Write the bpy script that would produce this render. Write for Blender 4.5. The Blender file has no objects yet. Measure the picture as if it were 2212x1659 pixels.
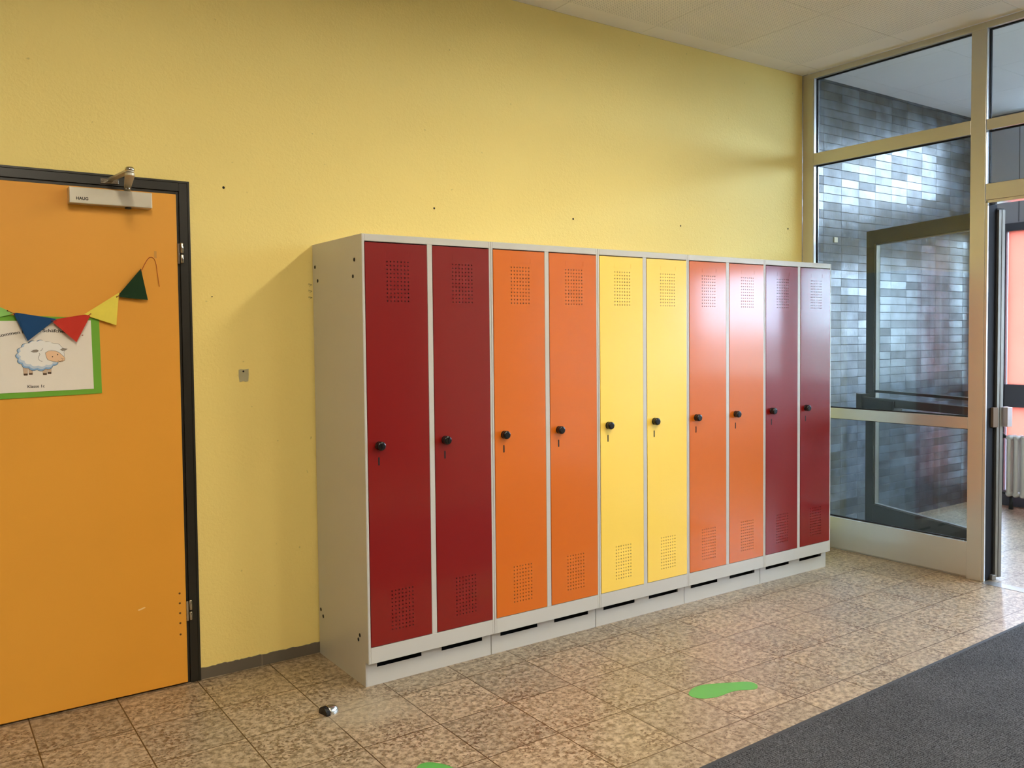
import bpy, bmesh, math, random
from mathutils import Vector, Matrix
random.seed(7)
SC = bpy.context.scene
COL = SC.collection
PI = math.pi

# ------------------------------------------------------------------ camera
cam_d = bpy.data.cameras.new('camera')
cam = bpy.data.objects.new('camera', cam_d); COL.objects.link(cam)
R_ = Vector((0.8198, -0.57255959, -0.01017181))
U_ = Vector((0.03054128, 0.02597827, 0.99919586))
D_ = Vector((0.57183493, 0.81945143, -0.03878369))
m = Matrix.Identity(4)
for i in range(3):
    m[i][0] = R_[i]; m[i][1] = U_[i]; m[i][2] = -D_[i]
m[0][3], m[1][3], m[2][3] = -1.45419, -3.60652, 1.39491
cam.matrix_world = m
cam_d.sensor_width = 36.0
cam_d.lens = 1863.415 / 2212 * 36
cam_d.shift_y = -30.35 / 2212
cam_d.clip_start = 0.02
SC.camera = cam

# ------------------------------------------------------------------ view, world
SC.view_settings.view_transform = 'Standard'
SC.view_settings.look = 'None'
SC.view_settings.gamma = 1
SC.view_settings.use_curve_mapping = False
SC.view_settings.exposure = 0.12

W = bpy.data.worlds.new('sky'); SC.world = W
W.use_nodes = True
nt = W.node_tree; nt.nodes.clear()
wo = nt.nodes.new('ShaderNodeOutputWorld'); bg = nt.nodes.new('ShaderNodeBackground')
tc = nt.nodes.new('ShaderNodeTexCoord'); sx = nt.nodes.new('ShaderNodeSeparateXYZ')
rp = nt.nodes.new('ShaderNodeValToRGB')
rp.color_ramp.elements[0].position = 0.497; rp.color_ramp.elements[0].color = (0.13, 0.15, 0.17, 1)
rp.color_ramp.elements[1].position = 0.506; rp.color_ramp.elements[1].color = (0.60, 0.73, 1.0, 1)
mr = nt.nodes.new('ShaderNodeMath'); mr.operation = 'MULTIPLY_ADD'; mr.inputs[1].default_value = .5; mr.inputs[2].default_value = .5
nt.links.new(tc.outputs['Generated'], sx.inputs[0]); nt.links.new(sx.outputs['Z'], mr.inputs[0])
nt.links.new(mr.outputs[0], rp.inputs[0]); nt.links.new(rp.outputs[0], bg.inputs[0]); nt.links.new(bg.outputs[0], wo.inputs[0])
bg.inputs[1].default_value = 26.0          # overcast daylight outside the vestibule

LAMP_E = 80.0                              # emission of the ceiling lamp diffusers
LAMPS = [(-1.1, -2.3), (1.44, -2.3), (-1.1, -4.7), (1.44, -4.7)]

# ------------------------------------------------------------------ dimensions
XG = 3.416        # room face of the glazed partition
HC = 3.0865       # ceiling height
XF = 5.75         # outer glazed wall of the vestibule
YT = 0.03         # face of the clinker wall
YB = -6.2         # wall behind the camera
XL = -4.6         # left wall
YV = -4.2         # far side wall of the vestibule

# ------------------------------------------------------------------ materials
def nodes(name):
    M = bpy.data.materials.new(name); M.use_nodes = True
    t = M.node_tree; b = t.nodes['Principled BSDF']
    return M, t, b

def mat(name, col, rough=.5, metal=0.0, spec=.5, noise=0.0, nscale=20.0, bump=0.0, bscale=60.0, bdist=.001, coat=0.0, coatr=.1):
    M, t, b = nodes(name)
    b.inputs['Roughness'].default_value = rough
    b.inputs['Metallic'].default_value = metal
    b.inputs['Specular IOR Level'].default_value = spec
    b.inputs['Coat Weight'].default_value = coat
    b.inputs['Coat Roughness'].default_value = coatr
    tcn = t.nodes.new('ShaderNodeTexCoord')
    n = t.nodes.new('ShaderNodeTexNoise'); n.inputs['Scale'].default_value = nscale; n.inputs['Detail'].default_value = 4
    t.links.new(tcn.outputs['Object'], n.inputs['Vector'])
    r = t.nodes.new('ShaderNodeMix'); r.data_type = 'RGBA'
    k = noise
    r.inputs['A'].default_value = (*[c * (1 - k) for c in col], 1)
    r.inputs['B'].default_value = (*[min(1, c * (1 + k)) for c in col], 1)
    t.links.new(n.outputs['Fac'], r.inputs['Factor']); t.links.new(r.outputs['Result'], b.inputs['Base Color'])
    if bump > 0:
        n2 = t.nodes.new('ShaderNodeTexNoise'); n2.inputs['Scale'].default_value = bscale; n2.inputs['Detail'].default_value = 3
        t.links.new(tcn.outputs['Object'], n2.inputs['Vector'])
        bp = t.nodes.new('ShaderNodeBump'); bp.inputs['Strength'].default_value = bump; bp.inputs['Distance'].default_value = bdist
        t.links.new(n2.outputs['Fac'], bp.inputs['Height']); t.links.new(bp.outputs['Normal'], b.inputs['Normal'])
    return M

def s2l(r, g, b):
    f = lambda c: ((c / 255 + .055) / 1.055) ** 2.4 if c / 255 > .04045 else c / 255 / 12.92
    return (f(r), f(g), f(b))

# roughcast yellow wall paint
def wall_mat(name, col):
    M, t, b = nodes(name)
    N = t.nodes.new; L = t.links.new
    tcn = N('ShaderNodeTexCoord')
    n1 = N('ShaderNodeTexNoise'); n1.inputs['Scale'].default_value = 1.3; n1.inputs['Detail'].default_value = 5
    L(tcn.outputs['Object'], n1.inputs['Vector'])
    n2 = N('ShaderNodeTexNoise'); n2.inputs['Scale'].default_value = 130; n2.inputs['Detail'].default_value = 3
    L(tcn.outputs['Object'], n2.inputs['Vector'])
    v = N('ShaderNodeTexNoise'); v.inputs['Scale'].default_value = 62; v.inputs['Detail'].default_value = 2.0; v.inputs['Distortion'].default_value = .8
    L(tcn.outputs['Object'], v.inputs['Vector'])
    mx = N('ShaderNodeMix'); mx.data_type = 'RGBA'
    mx.inputs['A'].default_value = (*[c * .95 for c in col], 1); mx.inputs['B'].default_value = (*[min(1, c * 1.05) for c in col], 1)
    L(n1.outputs['Fac'], mx.inputs['Factor'])
    # small grey specks of wear in the paint
    sp = N('ShaderNodeTexNoise'); sp.inputs['Scale'].default_value = 34; sp.inputs['Detail'].default_value = 1
    L(tcn.outputs['Object'], sp.inputs['Vector'])
    cr = N('ShaderNodeValToRGB'); cr.color_ramp.elements[0].position = .20; cr.color_ramp.elements[0].color = (.72, .72, .72, 1)
    cr.color_ramp.elements[1].position = .245; cr.color_ramp.elements[1].color = (1, 1, 1, 1)
    L(sp.outputs['Fac'], cr.inputs[0])
    mu = N('ShaderNodeMix'); mu.data_type = 'RGBA'; mu.blend_type = 'MULTIPLY'; mu.inputs['Factor'].default_value = .8
    L(mx.outputs['Result'], mu.inputs['A']); L(cr.outputs[0], mu.inputs['B'])
    L(mu.outputs['Result'], b.inputs['Base Color'])
    ad = N('ShaderNodeMath'); ad.operation = 'MULTIPLY_ADD'; ad.inputs[1].default_value = .45
    L(n2.outputs['Fac'], ad.inputs[0]); L(v.outputs['Fac'], ad.inputs[2])
    bp = N('ShaderNodeBump'); bp.inputs['Strength'].default_value = .36; bp.inputs['Distance'].default_value = .0042
    L(ad.outputs[0], bp.inputs['Height']); L(bp.outputs['Normal'], b.inputs['Normal'])
    b.inputs['Roughness'].default_value = .62
    b.inputs['Specular IOR Level'].default_value = .3
    return M

# speckled limestone floor tiles
def floor_mat():
    M, t, b = nodes('limestone_floor')
    N = t.nodes.new; L = t.links.new
    tcn = N('ShaderNodeTexCoord'); mp = N('ShaderNodeMapping')
    mp.inputs['Location'].default_value = (.531 + 40 * .3025, .022 + 40 * .307, 0)
    L(tcn.outputs['Object'], mp.inputs['Vector'])
    br = N('ShaderNodeTexBrick'); br.offset = 0; br.squash = 1
    br.inputs['Scale'].default_value = 1; br.inputs['Brick Width'].default_value = .3025; br.inputs['Row Height'].default_value = .307
    br.inputs['Mortar Size'].default_value = .0026; br.inputs['Mortar Smooth'].default_value = .25; br.inputs['Bias'].default_value = 0
    br.inputs['Color1'].default_value = (.86, .86, .86, 1); br.inputs['Color2'].default_value = (1.08, 1.04, 1.0, 1); br.inputs['Mortar'].default_value = (1, 1, 1, 1)
    L(mp.outputs[0], br.inputs['Vector'])
    # base mottling
    n1 = N('ShaderNodeTexNoise'); n1.inputs['Scale'].default_value = 40; n1.inputs['Detail'].default_value = 8; n1.inputs['Roughness'].default_value = .72; n1.inputs['Distortion'].default_value = .1
    L(tcn.outputs['Object'], n1.inputs['Vector'])
    c1 = N('ShaderNodeValToRGB')
    e = c1.color_ramp.elements
    e[0].position = .30; e[0].color = (*s2l(100, 84, 64), 1)
    e[1].position = .62; e[1].color = (*s2l(184, 167, 142), 1)
    x = c1.color_ramp.elements.new(.435); x.color = (*s2l(126, 112, 89), 1)
    x = c1.color_ramp.elements.new(.50); x.color = (*s2l(155, 139, 115), 1)
    L(n1.outputs['Fac'], c1.inputs[0])
    # brown flakes
    n2 = N('ShaderNodeTexNoise'); n2.inputs['Scale'].default_value = 75; n2.inputs['Detail'].default_value = 2; n2.inputs['Distortion'].default_value = .3
    L(tcn.outputs['Object'], n2.inputs['Vector'])
    n3 = N('ShaderNodeTexNoise'); n3.inputs['Scale'].default_value = 7; n3.inputs['Detail'].default_value = 2
    L(tcn.outputs['Object'], n3.inputs['Vector'])
    ad = N('ShaderNodeMath'); ad.operation = 'MULTIPLY_ADD'; ad.inputs[1].default_value = .45
    L(n3.outputs['Fac'], ad.inputs[0]); L(n2.outputs['Fac'], ad.inputs[2])
    c2 = N('ShaderNodeValToRGB'); c2.color_ramp.elements[0].position = .82; c2.color_ramp.elements[0].color = (0, 0, 0, 1)
    c2.color_ramp.elements[1].position = .87; c2.color_ramp.elements[1].color = (1, 1, 1, 1)
    L(ad.outputs[0], c2.inputs[0])
    m1 = N('ShaderNodeMix'); m1.data_type = 'RGBA'; m1.inputs['B'].default_value = (*s2l(92, 70, 48), 1)
    sc = N('ShaderNodeMath'); sc.operation = 'MULTIPLY'; sc.inputs[1].default_value = .8
    L(c2.outputs[0], sc.inputs[0]); L(sc.outputs[0], m1.inputs['Factor']); L(c1.outputs[0], m1.inputs['A'])
    m2 = N('ShaderNodeMix'); m2.data_type = 'RGBA'; m2.blend_type = 'MULTIPLY'; m2.inputs['Factor'].default_value = 1
    L(m1.outputs['Result'], m2.inputs['A']); L(br.outputs['Color'], m2.inputs['B'])
    # polished pale patch of wear around the door stop
    ve = N('ShaderNodeVectorMath'); ve.operation = 'SUBTRACT'; ve.inputs[1].default_value = (-.09, -.68, 0)
    L(tcn.outputs['Object'], ve.inputs[0])
    nd = N('ShaderNodeTexNoise'); nd.inputs['Scale'].default_value = 6; L(tcn.outputs['Object'], nd.inputs['Vector'])
    le = N('ShaderNodeVectorMath'); le.operation = 'LENGTH'
    s3 = N('ShaderNodeVectorMath'); s3.operation = 'MULTIPLY'; s3.inputs[1].default_value = (1, 1.25, 1)
    L(ve.outputs[0], s3.inputs[0]); L(s3.outputs[0], le.inputs[0])
    a3 = N('ShaderNodeMath'); a3.operation = 'MULTIPLY_ADD'; a3.inputs[1].default_value = .16
    L(nd.outputs['Fac'], a3.inputs[0]); L(le.outputs['Value'], a3.inputs[2])
    c3 = N('ShaderNodeValToRGB'); c3.color_ramp.elements[0].position = .16; c3.color_ramp.elements[0].color = (.48, .48, .48, 1)
    c3.color_ramp.elements[1].position = .30; c3.color_ramp.elements[1].color = (0, 0, 0, 1)
    L(a3.outputs[0], c3.inputs[0])
    m3 = N('ShaderNodeMix'); m3.data_type = 'RGBA'; m3.inputs['B'].default_value = (*s2l(178, 166, 142), 1)
    L(c3.outputs[0], m3.inputs['Factor'])
    # grout
    m4 = N('ShaderNodeMix'); m4.data_type = 'RGBA'; m4.inputs['B'].default_value = (*s2l(84, 62, 34), 1)
    L(br.outputs['Fac'], m4.inputs['Factor']); L(m2.outputs['Result'], m4.inputs['A'])
    L(m4.outputs['Result'], m3.inputs['A'])
    L(m3.outputs['Result'], b.inputs['Base Color'])
    rr = N('ShaderNodeMapRange'); rr.inputs['To Min'].default_value = .24; rr.inputs['To Max'].default_value = .46
    L(n1.outputs['Fac'], rr.inputs['Value']); L(rr.outputs[0], b.inputs['Roughness'])
    hb = N('ShaderNodeMath'); hb.operation = 'MULTIPLY_ADD'; hb.inputs[1].default_value = -1.0
    h2 = N('ShaderNodeMath'); h2.operation = 'MULTIPLY'; h2.inputs[1].default_value = .25; L(n1.outputs['Fac'], h2.inputs[0])
    L(br.outputs['Fac'], hb.inputs[0]); L(h2.outputs[0], hb.inputs[2])
    bp = N('ShaderNodeBump'); bp.inputs['Strength'].default_value = .5; bp.inputs['Distance'].default_value = .0012
    L(hb.outputs[0], bp.inputs['Height']); L(bp.outputs['Normal'], b.inputs['Normal'])
    b.inputs['Specular IOR Level'].default_value = .45
    return M

def brick_mat():
    M, t, b = nodes('glazed_clinker')
    N = t.nodes.new; L = t.links.new
    tcn = N('ShaderNodeTexCoord'); sp = N('ShaderNodeSeparateXYZ'); cb = N('ShaderNodeCombineXYZ')
    L(tcn.outputs['Object'], sp.inputs[0]); L(sp.outputs['X'], cb.inputs['X']); L(sp.outputs['Z'], cb.inputs['Y'])
    mp = N('ShaderNodeMapping'); mp.inputs['Location'].default_value = (-3.69 + 30 * .2036, -2.698 + 60 * .0577, 0)
    L(cb.outputs[0], mp.inputs['Vector'])
    br = N('ShaderNodeTexBrick'); br.offset = 0; br.squash = 1
    br.inputs['Scale'].default_value = 1; br.inputs['Brick Width'].default_value = .2036; br.inputs['Row Height'].default_value = .0577
    br.inputs['Mortar Size'].default_value = .0019; br.inputs['Mortar Smooth'].default_value = .3; br.inputs['Bias'].default_value = 0
    br.inputs['Color1'].default_value = (*s2l(46, 53, 57), 1); br.inputs['Color2'].default_value = (*s2l(92, 102, 112), 1); br.inputs['Mortar'].default_value = (*s2l(58, 64, 72), 1)
    L(mp.outputs[0], br.inputs['Vector'])
    n1 = N('ShaderNodeTexNoise'); n1.inputs['Scale'].default_value = 9; n1.inputs['Detail'].default_value = 5
    L(tcn.outputs['Object'], n1.inputs['Vector'])
    c1 = N('ShaderNodeValToRGB'); c1.color_ramp.elements[0].color = (.5, .5, .5, 1); c1.color_ramp.elements[1].color = (1.3, 1.3, 1.3, 1)
    c1.color_ramp.elements[0].position = .3; c1.color_ramp.elements[1].position = .7
    L(n1.outputs['Fac'], c1.inputs[0])
    mu = N('ShaderNodeMix'); mu.data_type = 'RGBA'; mu.blend_type = 'MULTIPLY'; mu.inputs['Factor'].default_value = 1
    L(br.outputs['Color'], mu.inputs['A']); L(c1.outputs[0], mu.inputs['B']); L(mu.outputs['Result'], b.inputs['Base Color'])
    # per-tile gloss
    bw = N('ShaderNodeRGBToBW'); L(br.outputs['Color'], bw.inputs[0])
    rr = N('ShaderNodeMapRange'); rr.inputs['From Min'].default_value = .035; rr.inputs['From Max'].default_value = .13
    rr.inputs['To Min'].default_value = .36; rr.inputs['To Max'].default_value = .2
    L(bw.outputs[0], rr.inputs['Value'])
    rm = N('ShaderNodeMix'); rm.data_type = 'FLOAT'; L(br.outputs['Fac'], rm.inputs[0]); L(rr.outputs[0], rm.inputs[2]); rm.inputs[3].default_value = .9; L(rm.outputs[0], b.inputs['Roughness'])
    sm = N('ShaderNodeMapRange'); sm.inputs['To Min'].default_value = 1; sm.inputs['To Max'].default_value = .15; L(br.outputs['Fac'], sm.inputs['Value'])
    s1 = N('ShaderNodeMapRange'); s1.inputs['From Min'].default_value = .02; s1.inputs['From Max'].default_value = .16; s1.inputs['To Min'].default_value = .22; s1.inputs['To Max'].default_value = .85
    bw2 = N('ShaderNodeRGBToBW'); L(mu.outputs['Result'], bw2.inputs[0]); L(bw2.outputs[0], s1.inputs['Value'])
    s2 = N('ShaderNodeMath'); s2.operation = 'MULTIPLY'; L(s1.outputs[0], s2.inputs[0]); L(sm.outputs[0], s2.inputs[1]); L(s2.outputs[0], b.inputs['Specular IOR Level'])
    n2 = N('ShaderNodeTexNoise'); n2.inputs['Scale'].default_value = 60; n2.inputs['Detail'].default_value = 3
    mp2 = N('ShaderNodeMapping'); mp2.inputs['Scale'].default_value = (1.5, 1, .4); L(tcn.outputs['Object'], mp2.inputs['Vector']); L(mp2.outputs[0], n2.inputs['Vector'])
    hb = N('ShaderNodeMath'); hb.operation = 'MULTIPLY_ADD'; hb.inputs[1].default_value = -.9
    h2 = N('ShaderNodeMath'); h2.operation = 'MULTIPLY'; h2.inputs[1].default_value = .7; L(n2.outputs['Fac'], h2.inputs[0])
    L(br.outputs['Fac'], hb.inputs[0]); L(h2.outputs[0], hb.inputs[2])
    bp = N('ShaderNodeBump'); bp.inputs['Strength'].default_value = .6; bp.inputs['Distance'].default_value = .0022
    L(hb.outputs[0], bp.inputs['Height']); L(bp.outputs['Normal'], b.inputs['Normal'])
    return M

def ceiling_mat(name, col, perforated):
    M, t, b = nodes(name)
    N = t.nodes.new; L = t.links.new
    tcn = N('ShaderNodeTexCoord')
    n = N('ShaderNodeTexNoise'); n.inputs['Scale'].default_value = 2.2; n.inputs['Detail'].default_value = 4
    L(tcn.outputs['Object'], n.inputs['Vector'])
    mx = N('ShaderNodeMix'); mx.data_type = 'RGBA'
    mx.inputs['A'].default_value = (*[c * .93 for c in col], 1); mx.inputs['B'].default_value = (*[c * 1.06 for c in col], 1)
    L(n.outputs['Fac'], mx.inputs['Factor'])
    out = mx.outputs['Result']
    if perforated:
        s = N('ShaderNodeVectorMath'); s.operation = 'SCALE'; s.inputs['Scale'].default_value = 1 / .0154
        L(tcn.outputs['Object'], s.inputs[0])
        fr = N('ShaderNodeVectorMath'); fr.operation = 'FRACTION'; L(s.outputs[0], fr.inputs[0])
        su = N('ShaderNodeVectorMath'); su.operation = 'SUBTRACT'; su.inputs[1].default_value = (.5, .5, 0); L(fr.outputs[0], su.inputs[0])
        mlt = N('ShaderNodeVectorMath'); mlt.operation = 'MULTIPLY'; mlt.inputs[1].default_value = (1, 1, 0); L(su.outputs[0], mlt.inputs[0])
        le = N('ShaderNodeVectorMath'); le.operation = 'LENGTH'; L(mlt.outputs[0], le.inputs[0])
        lt = N('ShaderNodeMapRange'); lt.inputs['From Min'].default_value = .18; lt.inputs['From Max'].default_value = .28
        lt.inputs['To Min'].default_value = 1; lt.inputs['To Max'].default_value = 0; L(le.outputs['Value'], lt.inputs['Value'])
        m2 = N('ShaderNodeMix'); m2.data_type = 'RGBA'; m2.inputs['B'].default_value = (.48, .46, .41, 1)
        L(lt.outputs[0], m2.inputs['Factor']); L(out, m2.inputs['A']); out = m2.outputs['Result']
    L(out, b.inputs['Base Color'])
    b.inputs['Roughness'].default_value = .8; b.inputs['Specular IOR Level'].default_value = .2
    return M

def carpet_mat():
    M, t, b = nodes('entrance_mat')
    N = t.nodes.new; L = t.links.new
    tcn = N('ShaderNodeTexCoord')
    n = N('ShaderNodeTexNoise'); n.inputs['Scale'].default_value = 260; n.inputs['Detail'].default_value = 3
    L(tcn.outputs['Object'], n.inputs['Vector'])
    w = N('ShaderNodeTexWave'); w.wave_type = 'BANDS'; w.bands_direction = 'Y'; w.inputs['Scale'].default_value = 38; w.inputs['Distortion'].default_value = 5; w.inputs['Detail Scale'].default_value = 6
    L(tcn.outputs['Object'], w.inputs['Vector'])
    ad = N('ShaderNodeMath'); ad.operation = 'MULTIPLY_ADD'; ad.inputs[1].default_value = .14; L(w.outputs['Fac'], ad.inputs[0]); L(n.outputs['Fac'], ad.inputs[2])
    c = N('ShaderNodeValToRGB'); c.color_ramp.elements[0].position = .40; c.color_ramp.elements[0].color = (*s2l(30, 31, 33), 1)
    c.color_ramp.elements[1].position = .74; c.color_ramp.elements[1].color = (*s2l(94, 95, 97), 1)
    L(ad.outputs[0], c.inputs[0])
    n5 = N('ShaderNodeTexNoise'); n5.inputs['Scale'].default_value = 3.5; n5.inputs['Detail'].default_value = 4; L(tcn.outputs['Object'], n5.inputs['Vector'])
    c5 = N('ShaderNodeValToRGB'); c5.color_ramp.elements[0].position = .3; c5.color_ramp.elements[0].color = (.85, .85, .85, 1); c5.color_ramp.elements[1].position = .7; c5.color_ramp.elements[1].color = (1.1, 1.1, 1.1, 1)
    L(n5.outputs['Fac'], c5.inputs[0])
    mu = N('ShaderNodeMix'); mu.data_type = 'RGBA'; mu.blend_type = 'MULTIPLY'; mu.inputs['Factor'].default_value = 1
    L(c.outputs[0], mu.inputs['A']); L(c5.outputs[0], mu.inputs['B']); L(mu.outputs['Result'], b.inputs['Base Color'])
    bp = N('ShaderNodeBump'); bp.inputs['Strength'].default_value = .9; bp.inputs['Distance'].default_value = .004
    L(ad.outputs[0], bp.inputs['Height']); L(bp.outputs['Normal'], b.inputs['Normal'])
    b.inputs['Roughness'].default_value = .95; b.inputs['Specular IOR Level'].default_value = .1
    return M

def glass_mat(name, tint=(.93, .96, .95)):
    M = bpy.data.materials.new(name); M.use_nodes = True
    t = M.node_tree; t.nodes.clear(); N = t.nodes.new; L = t.links.new
    o = N('ShaderNodeOutputMaterial'); mx = N('ShaderNodeMixShader'); tr = N('ShaderNodeBsdfTransparent'); gl = N('ShaderNodeBsdfGlossy'); fr = N('ShaderNodeFresnel')
    tr.inputs[0].default_value = (*tint, 1); gl.inputs['Roughness'].default_value = .02; fr.inputs[0].default_value = 1.5
    ge = N('ShaderNodeNewGeometry'); io = N('ShaderNodeMapRange'); io.inputs['To Min'].default_value = 1.5; io.inputs['To Max'].default_value = 1 / 1.5
    L(ge.outputs['Backfacing'], io.inputs['Value']); L(io.outputs[0], fr.inputs[0])   # both faces of the pane reflect as glass seen from air
    L(fr.outputs[0], mx.inputs[0]); L(tr.outputs[0], mx.inputs[1]); L(gl.outputs[0], mx.inputs[2]); L(mx.outputs[0], o.inputs[0])
    return M

def emit_mat(name, col, e):
    M = bpy.data.materials.new(name); M.use_nodes = True
    t = M.node_tree; t.nodes.clear()
    o = t.nodes.new('ShaderNodeOutputMaterial'); em = t.nodes.new('ShaderNodeEmission')
    em.inputs[0].default_value = (*col, 1); em.inputs[1].default_value = e
    t.links.new(em.outputs[0], o.inputs[0]); return M

def film_mat():
    M = bpy.data.materials.new('orange_window_film'); M.use_nodes = True
    t = M.node_tree; t.nodes.clear(); N = t.nodes.new; L = t.links.new
    o = N('ShaderNodeOutputMaterial'); a = N('ShaderNodeBsdfTranslucent'); d = N('ShaderNodeBsdfDiffuse'); m1 = N('ShaderNodeMixShader')
    d.inputs[0].default_value = (.66, .22, .13, 1)
    n = N('ShaderNodeTexNoise'); n.inputs['Scale'].default_value = 3
    tcn = N('ShaderNodeTexCoord'); L(tcn.outputs['Object'], n.inputs['Vector'])
    mx = N('ShaderNodeMix'); mx.data_type = 'RGBA'; mx.inputs['A'].default_value = (.66, .30, .24, 1); mx.inputs['B'].default_value = (.70, .36, .28, 1)
    L(n.outputs['Fac'], mx.inputs['Factor']); L(mx.outputs['Result'], a.inputs[0])
    m1.inputs[0].default_value = .3
    L(a.outputs[0], m1.inputs[1]); L(d.outputs[0], m1.inputs[2]); L(m1.outputs[0], o.inputs[0])
    return M

YEL = s2l(250, 226, 140)
M_wall = wall_mat('yellow_roughcast', YEL)
M_cream = wall_mat('cream_plaster', s2l(214, 205, 178))
M_floor = floor_mat()
M_brick = brick_mat()
M_ceilp = ceiling_mat('perforated_ceiling_panel', s2l(236, 229, 216), True)
M_ceil = ceiling_mat('plain_ceiling_panel', s2l(236, 229, 216), False)
M_seam = mat('ceiling_gap', (.12, .11, .10), .9)
M_alu = mat('champagne_aluminium', s2l(206, 205, 198), .26, .62, noise=.04, nscale=4)
M_alu2 = mat('grooved_aluminium', s2l(150, 148, 144), .35, .8, noise=.05)
M_gask = mat('black_gasket', (.012, .012, .014), .7, spec=.12)
M_glass = glass_mat('clear_glass')
M_dark = mat('anthracite_frame', s2l(50, 54, 56), .42, spec=.35, noise=.05)
M_glint = mat('painted_edge_glint', s2l(226, 228, 230), .3, .5)  # near-white metal, stands in for daylight glints on the frame reveals
M_far = mat('blue_grey_frame', s2l(98, 102, 112), .45, noise=.04)
M_panel = mat('grey_fascia', s2l(206, 206, 214), .5, noise=.05, nscale=3)
M_film = film_mat()
M_rad = mat('radiator_enamel', s2l(214, 214, 208), .4, noise=.04)
M_blk = mat('black_plastic', (.006, .006, .007), .22)
M_blkm = mat('black_void', (.003, .003, .003), .9)
M_grey = mat('light_grey_enamel', s2l(196, 194, 186), .34, noise=.03, nscale=3, bump=.05, bscale=400, bdist=.0004, coat=.15, coatr=.2)
M_inner = mat('locker_interior', s2l(70, 60, 50), .6)
M_red = mat('red_enamel', s2l(128, 10, 5), .42, spec=.25, noise=.05, nscale=3, bump=.22, bscale=5, bdist=.005, coat=.8, coatr=.12)
M_or = mat('orange_enamel', s2l(212, 106, 16), .42, spec=.25, noise=.04, nscale=3, bump=.22, bscale=5, bdist=.005, coat=.8, coatr=.12)
M_ye = mat('yellow_enamel', s2l(255, 213, 90), .42, spec=.25, noise=.03, nscale=3, bump=.22, bscale=5, bdist=.005, coat=.8, coatr=.12)
M_door = mat('ochre_door_laminate', s2l(234, 164, 56), .48, spec=.4, noise=.05, nscale=2.5, bump=.08, bscale=180, bdist=.001)
M_frm = mat('dark_door_frame', s2l(34, 33, 27), .35, noise=.1, nscale=8)
M_slate = mat('grey_slate_skirting', s2l(104, 96, 84), .5, noise=.12, nscale=9)
M_joint = mat('pale_joint', s2l(150, 138, 120), .8)
M_silver = mat('silver_paint', s2l(206, 200, 182), .32, .6, noise=.04, nscale=9)
M_chrome = mat('chrome', s2l(200, 196, 186), .16, 1.0, noise=.03)
M_matte = carpet_mat()
M_rub = mat('mat_rubber_edge', s2l(48, 50, 52), .75, noise=.1)
M_green = mat('green_foot_vinyl', s2l(84, 162, 74), .45, noise=.04)
M_card = mat('green_card', s2l(112, 172, 50), .75, noise=.05)
M_paper = mat('white_paper', s2l(238, 230, 216), .8, noise=.02)
M_ink = mat('black_ink', (.02, .018, .016), .8)
def felt(n, c): return mat(n, s2l(*c), .85, spec=.2, noise=.07, nscale=30)
M_fb, M_fr, M_fy, M_fg, M_fl = felt('blue_felt', (34, 72, 116)), felt('red_felt', (198, 58, 46)), felt('yellow_felt', (240, 222, 92)), felt('dark_green_felt', (32, 58, 36)), felt('light_green_felt', (150, 208, 112))
M_str = mat('red_string', s2l(150, 34, 16), .8)
M_wool = mat('printed_white', s2l(240, 238, 232), .8); M_wb = mat('printed_blue', s2l(140, 178, 214), .8)
M_wl = mat('printed_pale_blue', s2l(196, 210, 224), .8)
M_skin = mat('printed_peach', s2l(240, 200, 160), .8); M_ear = mat('printed_grey', s2l(150, 140, 126), .8); M_hoof = mat('printed_brown', s2l(90, 70, 52), .8); M_leg = mat('printed_leg', s2l(206, 178, 150), .8)
M_tape = mat('grey_tape', s2l(176, 168, 132), .6, noise=.1)
M_conc = mat('asphalt', s2l(96, 98, 100), .8, noise=.1)
M_line = mat('grey_stain', s2l(120, 104, 66), .9)

# ------------------------------------------------------------------ mesh helpers
def box(bm, x0, x1, y0, y1, z0, z1, mi=0):
    v = [bm.verts.new(p) for p in ((x0, y0, z0), (x1, y0, z0), (x1, y1, z0), (x0, y1, z0), (x0, y0, z1), (x1, y0, z1), (x1, y1, z1), (x0, y1, z1))]
    fs = []
    for f in ((0, 3, 2, 1), (4, 5, 6, 7), (0, 1, 5, 4), (1, 2, 6, 5), (2, 3, 7, 6), (3, 0, 4, 7)):
        q = bm.faces.new([v[i] for i in f]); q.material_index = mi; fs.append(q)
    return v

def obox(bm, c, ax, ay, az, hx, hy, hz, mi=0):
    """box about centre c with unit axes"""
    v = []
    for sz in (-1, 1):
        for sy, sx_ in ((-1, -1), (-1, 1), (1, 1), (1, -1)):
            v.append(bm.verts.new(Vector(c) + Vector(ax) * hx * sx_ + Vector(ay) * hy * sy + Vector(az) * hz * sz))
    for f in ((0, 3, 2, 1), (4, 5, 6, 7), (0, 1, 5, 4), (1, 2, 6, 5), (2, 3, 7, 6), (3, 0, 4, 7)):
        bm.faces.new([v[i] for i in f]).material_index = mi
    return v

def prism(bm, pts, off, mi=0):
    """pts: list of 3D points (polygon), off: extrusion vector"""
    a = [bm.verts.new(Vector(p)) for p in pts]; o = Vector(off)
    b_ = [bm.verts.new(Vector(p) + o) for p in pts]
    f1 = bm.faces.new(a); f1.material_index = mi; f2 = bm.faces.new(b_[::-1]); f2.material_index = mi
    n = len(pts)
    for i in range(n):
        f = bm.faces.new((a[i], b_[i], b_[(i + 1) % n], a[(i + 1) % n])); f.material_index = mi

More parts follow.
